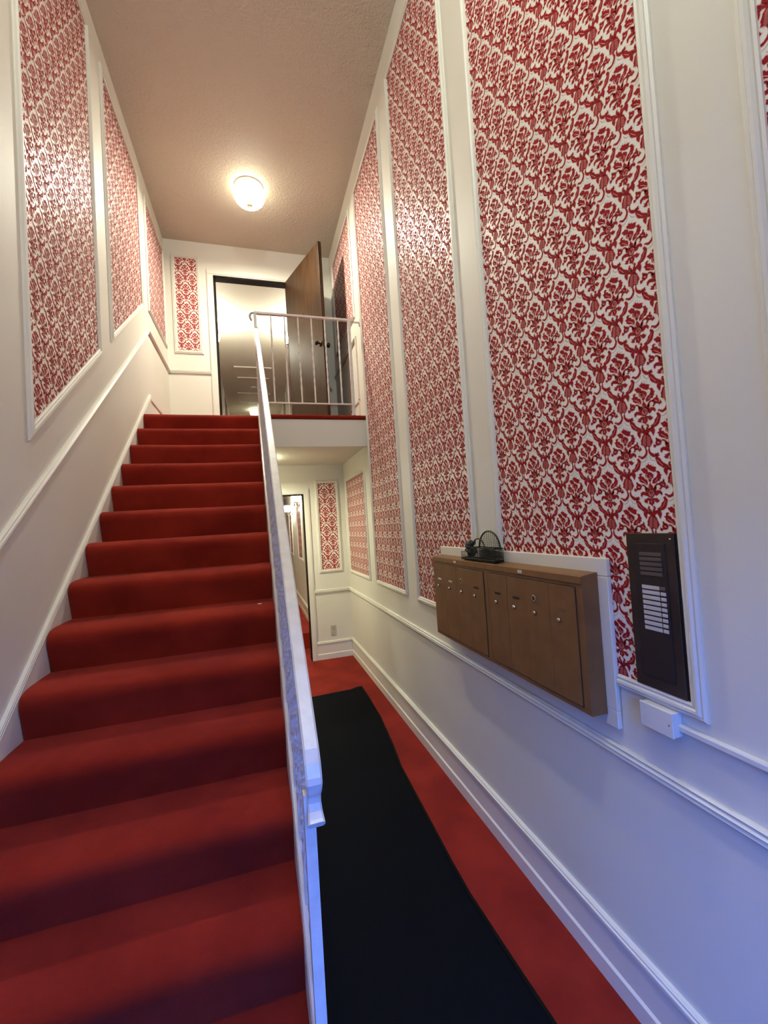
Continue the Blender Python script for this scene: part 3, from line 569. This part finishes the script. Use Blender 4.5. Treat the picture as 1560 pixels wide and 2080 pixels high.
# ================================================================== LIGHTS
def ceiling_lamp(c, label, mglass, bulb=True, watts=10.0, col=LAMP_COL, shape='AREA', side=0.0):
    e = empty('ceiling_light', c); tag(e, label, 'ceiling light', 'flush ceiling lights')
    x, y, z = c
    MB().lathe([(.001,0),(.150,0),(.155,-.006),(.150,-.014),(.120,-.022),(.060,-.026),(.001,-.026)], c, 'z', 40).build('canopy', m_ceilplate, e)
    prof = [(.001,-.200),(.050,-.198),(.090,-.188),(.125,-.168),(.150,-.138),(.163,-.100),(.166,-.062),(.160,-.058),(.150,-.100),(.120,-.150),(.07,-.185),(.001,-.190)]
    n = 36; rings = []
    for r, h in prof:
        rings.append([Vector((x + r*(1+.018*(1 if k % 2 else -1)*(r > .1))*math.cos(2*math.pi*k/n), y + r*(1+.018*(1 if k % 2 else -1)*(r > .1))*math.sin(2*math.pi*k/n), z+h)) for k in range(n)])
    MB().sweep(rings, True, True).build('glass_bowl', mglass, e)
    MB().lathe([(.001,-.236),(.006,-.232),(.012,-.222),(.008,-.214),(.024,-.206),(.030,-.199),(.001,-.197)], c, 'z', 16).build('finial', m_brass, e)
    ld = bpy.data.lights.new('lamp_light', shape)
    if shape == 'AREA': ld.shape = 'DISK'; ld.size = .16
    else: ld.shadow_soft_size = .05
    ld.energy = watts; ld.color = col
    lo = bpy.data.objects.new('lamp_light', ld); lo.location = (0, 0, -.215 if shape == 'AREA' else -.30); link(lo, e)
    if side:
        l2 = bpy.data.lights.new('lamp_glow', 'POINT'); l2.energy = side; l2.color = col; l2.shadow_soft_size = .06
        o2 = bpy.data.objects.new('lamp_glow', l2); o2.location = (0, 0, -.29); link(o2, e)
    if bulb:
        for k in range(3):
            a = .5 + k*2*math.pi/3
            MB().lathe([(.001,-.030),(.018,-.024),(.025,0),(.018,.024),(.001,.030)], (x+.095*math.cos(a), y+.095*math.sin(a), z-.064), 'z', 12).build('bulb', m_bulb, e)
m_ceilplate = mat('cream_canopy', (0.60,0.52,0.38), 0.4)
ceiling_lamp((-1.035, 4.66, ZT), 'lit ribbed glass ceiling light above the top landing', m_bowl, True, LAMP, LAMP_COL, 'AREA', LAMP_SIDE)
ceiling_lamp((-1.05, .25, ZT), 'ceiling light over the entry door, behind the viewer', m_bowl3, False, LAMP_ENTRY, ENTRY_COL, 'POINT')
ceiling_lamp((-1.065, 4.93, ZC), 'lit ceiling light under the landing, hidden behind the handrail', m_bowl2, True, LAMP_LOW, (.97,1.0,.74))

for m_ in (m_bowl2, m_bowl3): m_.cycles.emission_sampling = 'NONE'
def sconce(p, s, label, wall):
    """s: +1 when the wall is on the +x side"""
    e = empty('wall_sconce', p); tag(e, label, 'wall lamp', 'glass wall sconces')
    x, y, z = p; r = .075
    MB().lathe([(.001,0),(.045,0),(.045,-s*.008),(.025,-s*.018),(.001,-s*.020)], (wall, y, z-.10), 'x', 18).build('back_plate', m_brass, e)
    MB().tube([(wall-s*.015, y, z-.10), (wall-s*.07, y, z-.13), (x, y, z-.12), (x, y, z-.075)], .007, 8).build('arm', m_brass, e)
    MB().lathe([(.030,-.074),(.055,-.055),(.072,-.025),(.075,.005),(.066,.038),(.045,.060),(.038,.064)], p, 'z', 24).build('globe', m_sconce, e)
    MB().lathe([(.001,-.082),(.05,-.080),(.055,-.070),(.02,-.066),(.001,-.066)], p, 'z', 16).build('drip_pan', m_brass, e)
    cp = None
    for k in range(5):
        a = k*2*math.pi/5
        o = MB().lathe([(.001,-.150),(.010,-.125),(.007,-.105),(.001,-.085)], (x+.045*math.cos(a), y+.045*math.sin(a), z), 'z', 6, False).build('crystal_drop', m_crystal, e)
sconce((HX0+.105, 7.30, 4.90), -1, 'lit wall sconce at the left jamb of the upper doorway', HX0)
sconce((HX1-.165, 7.30, 4.93), 1, 'lit wall sconce beside the open wooden door upstairs', HX1)
sconce((KX1-.115, 6.80, 2.20), 1, 'bright globe wall sconce inside the lower doorway', KX1)
sconce((KX1-.115, 9.0, 2.14), 1, 'farther small wall sconce in the lower passage', KX1)
ceiling_lamp((-1.0, 12.6, HZ), 'lit ceiling light far along the upper corridor', m_bowl2, False, LAMP_FAR)

# ceiling fittings of the upper corridor
def hatch(x0, x1, y0, y1, label):
    e = empty('ceiling_hatch', ((x0+x1)/2, (y0+y1)/2, HZ)); tag(e, label, 'ceiling hatch', 'ceiling hatches of the upper corridor')
    MB().box(x0+.04, x1-.04, y0+.04, y1-.04, HZ-.006, HZ).build('hatch_panel', m_ceil2, e)
    for b in ((x0, x1, y0, y0+.045), (x0, x1, y1-.045, y1), (x0, x0+.045, y0+.045, y1-.045), (x1-.045, x1, y0+.045, y1-.045)):
        MB().box(*b, HZ-.022, HZ).build('frame', m_trim, e)
hatch(-1.43, -.66, 9.30, 9.98, 'nearer framed ceiling hatch in the upper corridor')
hatch(-1.43, -.64, 11.05, 11.85, 'farther framed ceiling hatch in the upper corridor')
sd = empty('smoke_detector', (-1.045, 10.62, HZ)); tag(sd, 'round white smoke detector between the two ceiling hatches', 'smoke detector')
MB().lathe([(.001,0),(.070,0),(.070,-.012),(.058,-.030),(.030,-.036),(.001,-.036)], (-1.045, 10.62, HZ), 'z', 24).build('housing', m_plastic, sd)
MB().lathe([(.001,-.036),(.012,-.036),(.010,-.046),(.001,-.048)], (-1.045, 10.62, HZ), 'z', 12).build('indicator', m_lock, sd)

# ================================================================== MAILBOXES
MX, MZ0, MZ1 = -.090, .990, 1.468
mf = empty('mailbox_backboard', (0, 1.85, .955)); tag(mf, 'white moulded board frame on the wall behind the mailboxes', 'frame')
for b in ((1.172, 2.530, 1.462, 1.524), (1.172, 2.530, .952, 1.012), (1.172, 1.232, 1.012, 1.462), (2.470, 2.530, 1.012, 1.462)):
    MB().box(-.021, -.0031, b[0], b[1], b[2], b[3], .003).build('board', m_trim, mf)
def mailboxes(y0, y1, label, labels, master, caplab):
    """y0 near end, y1 far end"""
    e = empty('mailbox_unit', (MX, (y0+y1)/2, MZ0)); tag(e, label, 'mailbox', 'apartment mailboxes')
    prof = [(-.0225, MZ0), (MX+.004, MZ0), (MX, MZ0+.003), (MX, MZ1-.032), (MX-.004, MZ1-.028), (MX-.003, MZ1-.004), (MX+.012, MZ1), (-.0225, MZ1+.006)]
    MB().prism([(x, y0, z) for x, z in prof], (0, y1-y0, 0)).build('body', m_mail, e)
    d0, d1, b0, b1 = y0+.034, y1-.022, MZ0+.022, MZ1-.045
    MB().box(MX-.0012, MX, d0-.003, d1+.003, b0-.003, b1+.003).build('recess', m_gap, e)
    n = 4; w = (d1-d0)/n
    for k in range(n):                      # k = 0 nearest
        a, b = d0+k*w+.0009, d0+(k+1)*w-.0009
        lift = .0035 if not (k == 2 and master == 'r') else .0022
        dr = MB().box(MX-lift, MX-.0005, a, b, b0, b1, .0008).build('mailbox_door', m_mail, e)
        c = (a+b)/2; kzz = MZ0+.305
        MB().lathe([(.001,0),(.0085,0),(.0085,-.007),(.006,-.010),(.001,-.010)], (MX-lift, c+.015, kzz), 'x', 14).build('lock', m_lock, dr)
        sl = MB().box(MX-lift-.0012, MX-lift, c-.020, c+.026, kzz+.036, kzz+.046)
        sl.build('name_slot', {'w': m_label, 'd': m_gap, 'o': m_oldlabel}[labels[k]], dr)
        if k == 1:
            MB().lathe([(.001,0),(.0095,0),(.0095,-.002),(.001,-.002)], (MX-lift, c+.02, MZ1-.115), 'x', 14).build('master_keyhole', m_gap, dr)
            MB().lathe([(.0095,0),(.0125,0),(.0125,-.0025),(.0095,-.0025),(.0095,0)], (MX-lift, c+.02, MZ1-.115), 'x', 14, True, False).build('keyhole_ring', m_lock, dr)
    yc = y0 + (y1-y0)*caplab
    MB().box(MX-.0052, MX-.0035, yc-.014, yc+.014, MZ1-.022, MZ1-.010).build('number_plate', m_label, e)
mailboxes(1.213, 1.842, 'right-hand brown metal mailbox unit, nearest the brown intercom', 'oodd', 'r', .56)
mailboxes(1.844, 2.497, 'left-hand brown metal mailbox unit under the black wire basket', 'doww', 'l', .52)

# ================================================================== INTERCOM
ic = empty('intercom', (-.006, 1.005, 1.137)); tag(ic, 'tall dark brown intercom plate with louvres and name list', 'intercom')
IX = -.0125
MB().box(-.0060, -.0030, .9185, 1.088, 1.1375, 1.6085).build('gap_shadow', m_gap, ic)  # black sheet standing in for the shaded gap beside the plate
MB().box(IX, -.0060, .9265, 1.090, 1.137, 1.609, .0015).build('face_plate', m_inter, ic)
MB().box(IX-.0014, IX, .9545, 1.0635, 1.172, 1.580).build('panel_groove', m_gap, ic)
MB().box(IX-.0030, IX-.001, .9560, 1.0620, 1.174, 1.578, .0008).build('inner_panel', m_interin, ic)
PI = IX-.0030
for k in range(5):
    z = 1.546-k*.0148
    MB().box(PI-.0014, PI, .968, 1.042, z-.0052, z+.0052, .0005).build('louvre', m_slot, ic)
for k in range(9):
    z = 1.446-k*.0155
    MB().box(PI-.0012, PI, .9815, 1.041, z-.0056, z+.0056, .0005).build('name_card', m_card, ic)
    MB().box(PI-.0030, PI, .961, .9775, z-.0051, z+.0051, .0012).build('call_button', m_card if k else m_slot, ic)
MB().lathe([(.001,0),(.0035,0),(.003,-.001),(.001,-.0012)], (IX, .938, 1.592), 'x', 10).build('screw', m_lock, ic)

# small white box and surface raceway
jb = empty('junction_box', (-.02, 1.008, 1.024)); tag(jb, 'small white box on the wall below the intercom', 'junction box')
MB().box(-.032, -.0005, .956, 1.062, 1.024, 1.094, .002).build('base', m_plastic, jb)
MB().box(-.040, -.032, .954, 1.064, 1.022, 1.096, .003).build('cover', m_plastic, jb)
MB().lathe([(.001,0),(.003,0),(.002,-.001),(.001,-.001)], (-.040, .966, 1.058), 'x', 8).build('screw', m_lock, jb)
tag(MB().prism([(-.0005, .956, 1.040), (-.013, .956, 1.040), (-.016, .956, 1.044), (-.016, .956, 1.056), (-.013, .956, 1.060), (-.0005, .956, 1.060)], (0, -1.7, 0)).build('cable_raceway', m_plastic, None, (0, .1, 1.04)),
    'white cable raceway running right from the small white box', 'raceway')

# wall outlet
ol = empty('wall_outlet', (-.254, DL, .29)); tag(ol, 'almond double wall outlet right of the lower doorway', 'outlet')
MB().box(-.288, -.220, DL-.006, DL, .292, .420, .0015).build('cover_plate', m_outlet, ol)
for z in (.328, .384):
    so = MB().box(-.271, -.237, DL-.009, DL-.006, z-.017, z+.017, .0012).build('socket', m_outlet, ol)
    for x in (-.262, -.246): MB().box(x-.0016, x+.0016, DL-.0096, DL-.009, z-.004, z+.008).build('slot', m_gap, so)
MB().lathe([(.001,0),(.003,0),(.002,-.001),(.001,-.001)], (-.254, DL-.006, .356), 'y', 8).build('screw', m_lock, ol)

# ================================================================== BLACK WIRE BASKET on the mailboxes
bk = empty('wire_basket', (-.055, 1.94, MZ1)); tag(bk, 'black wire mesh basket with arched hoops on top of the mailboxes', 'basket')
bz = MZ1+.005; by0, by1, bx0, bx1 = 1.775, 2.115, -.082, -.036; bh = .066
MB().box(bx0, bx1, by0, by1, bz, bz+.006).build('base_tray', m_black, bk)
rim = MB()
for z in (bz+.008, bz+bh):
    y_hi = by1 if z < bz+.02 else 1.998
    rim.tube([(bx0,by0,z),(bx1,by0,z),(bx1,y_hi,z),(bx0,y_hi,z),(bx0,by0,z)], .0026, 6, False)
rim.build('rim', m_black, bk)
mesh = MB()
for k in range(22):
    yy = by0 + (1.998-by0)*k/21
    for xx in (bx0, bx1): mesh.box(xx-.0008, xx+.0008, yy-.0012, yy+.0012, bz, bz+bh)
for k in range(6):
    zz = bz+.01+(bh-.01)*k/6
    for xx in (bx0, bx1): mesh.box(xx-.0008, xx+.0008, by0, 1.998, zz-.0011, zz+.0011)
    mesh.box(bx0, bx1, by0-.0008, by0+.0008, zz-.0009, zz+.0009)
for k in range(10):                                     # low wire fence at the far end
    yy = 2.006 + (by1-2.006)*k/9
    mesh.box(bx0-.0008, bx0+.0008, yy-.0010, yy+.0010, bz, bz+.042)
mesh.box(bx0-.0008, bx0+.0008, 1.998, by1, bz+.040, bz+.0425).box(bx0-.0008, bx0+.0008, 1.998, by1, bz+.020, bz+.0222)
mesh.build('wire_mesh', m_black, bk)
def arc(x, ya, yb, h, r):
    return [(x, ya+(yb-ya)*(.5-.5*math.cos(math.pi*t/16)), bz+bh*.9+h*math.sin(math.pi*t/16)) for t in range(17)]
MB().tube(arc(-.042, 1.785, 1.985, .088, 0), .0042, 6).build('hoop', m_black, bk)
MB().tube(arc(-.078, 1.868, 1.992, .052, 0), .0034, 6).build('hoop', m_black, bk)
fan = MB()
A = arc(-.042, 1.785, 1.985, .088, 0)
for t in range(1, 16): fan.box(-.0428, -.0412, A[t][1]-.0007, A[t][1]+.0007, bz+bh, A[t][2])
for k in range(1, 9):
    hh = .088*k/9; ha = math.asin(k/9); ya = 1.785+.2*(.5-.5*math.cos(ha)); yb = 1.785+.2*(.5+.5*math.cos(ha))
    fan.box(-.0428, -.0412, ya, yb, bz+bh*.9+hh-.0006, bz+bh*.9+hh+.0006)
fan.build('back_mesh', m_black, bk)
rng = random.Random(3)
fl = MB()
for k in range(46):                                     # dark rosette of petals clipped to the far end
    th, ph_ = rng.uniform(0, 6.28), math.acos(rng.uniform(-1, 1)); d = Vector((math.sin(ph_)*math.cos(th)*.55, math.sin(ph_)*math.sin(th), math.cos(ph_)))
    c = Vector((-.062, 2.040, bz+.058)) + d*.030
    s1 = d.orthogonal().normalized(); s2 = d.cross(s1)
    tip = c + d*rng.uniform(.012, .026); s1 *= .014; s2 *= .014
    fl.add([c+s1, c+s2, c-s1, c-s2, tip+s1*.5, tip-s2*.4], [(0,1,4),(1,2,4),(2,3,5),(3,0,5),(0,4,5),(2,5,4),(0,3,2,1)])
fl.build('dark_rosette', m_leaf, bk)

# ================================================================== FLOOR MAT
mr = [(-.184,4.416),(-.186,4.1),(-.201,3.65),(-.245,3.15),(-.279,2.871),(-.295,2.5),(-.304,2.263),(-.316,2.0),(-.320,1.8),(-.306,1.5),(-.293,1.27),(-.288,.9),(-.285,.45)]
mt = empty('floor_mat', (-.62, 2.4, 0)); tag(mt, 'long black ribbed floor mat in the corridor beside the stairs', 'floor mat')
vs, fs = [], []
NXm = 14
for i, (x1, y) in enumerate(mr):
    x0 = max(-1.03, x1-.74)
    for j in range(NXm+1):
        u = j/NXm
        z = .008 + (.010*math.exp(-((y-2.871+(u-.5)*.25)/.05)**2))
        if i == 0 and u > .9: z += .010
        vs.append((x0+(x1-x0)*u, y-(.05*(1-u) if i == 0 else 0), z))
n1 = NXm+1
for i in range(len(mr)-1):
    for j in range(NXm): a = i*n1+j; fs.append((a, a+1, a+n1+1, a+n1))
top = MB().add(vs, fs, True); 
bot = [(a, b, .0015) for a, b, c in vs]
top.add(bot, [f[::-1] for f in fs])
ring = [i for i in range(n1)] + [i*n1+NXm for i in range(1, len(mr))] + [(len(mr)-1)*n1+j for j in range(NXm-1, -1, -1)] + [i*n1 for i in range(len(mr)-2, 0, -1)]
N_ = len(vs); top.add(vs+bot, [(ring[i], ring[(i+1) % len(ring)], ring[(i+1) % len(ring)]+N_, ring[i]+N_) for i in range(len(ring))])
top.build('rubber_carpet', m_mat, mt)
edge = MB()
edge.tube([(x+.004, y, .009) for x, y in mr], .008, 6)
edge.build('edge_binding', m_matedge, mt)
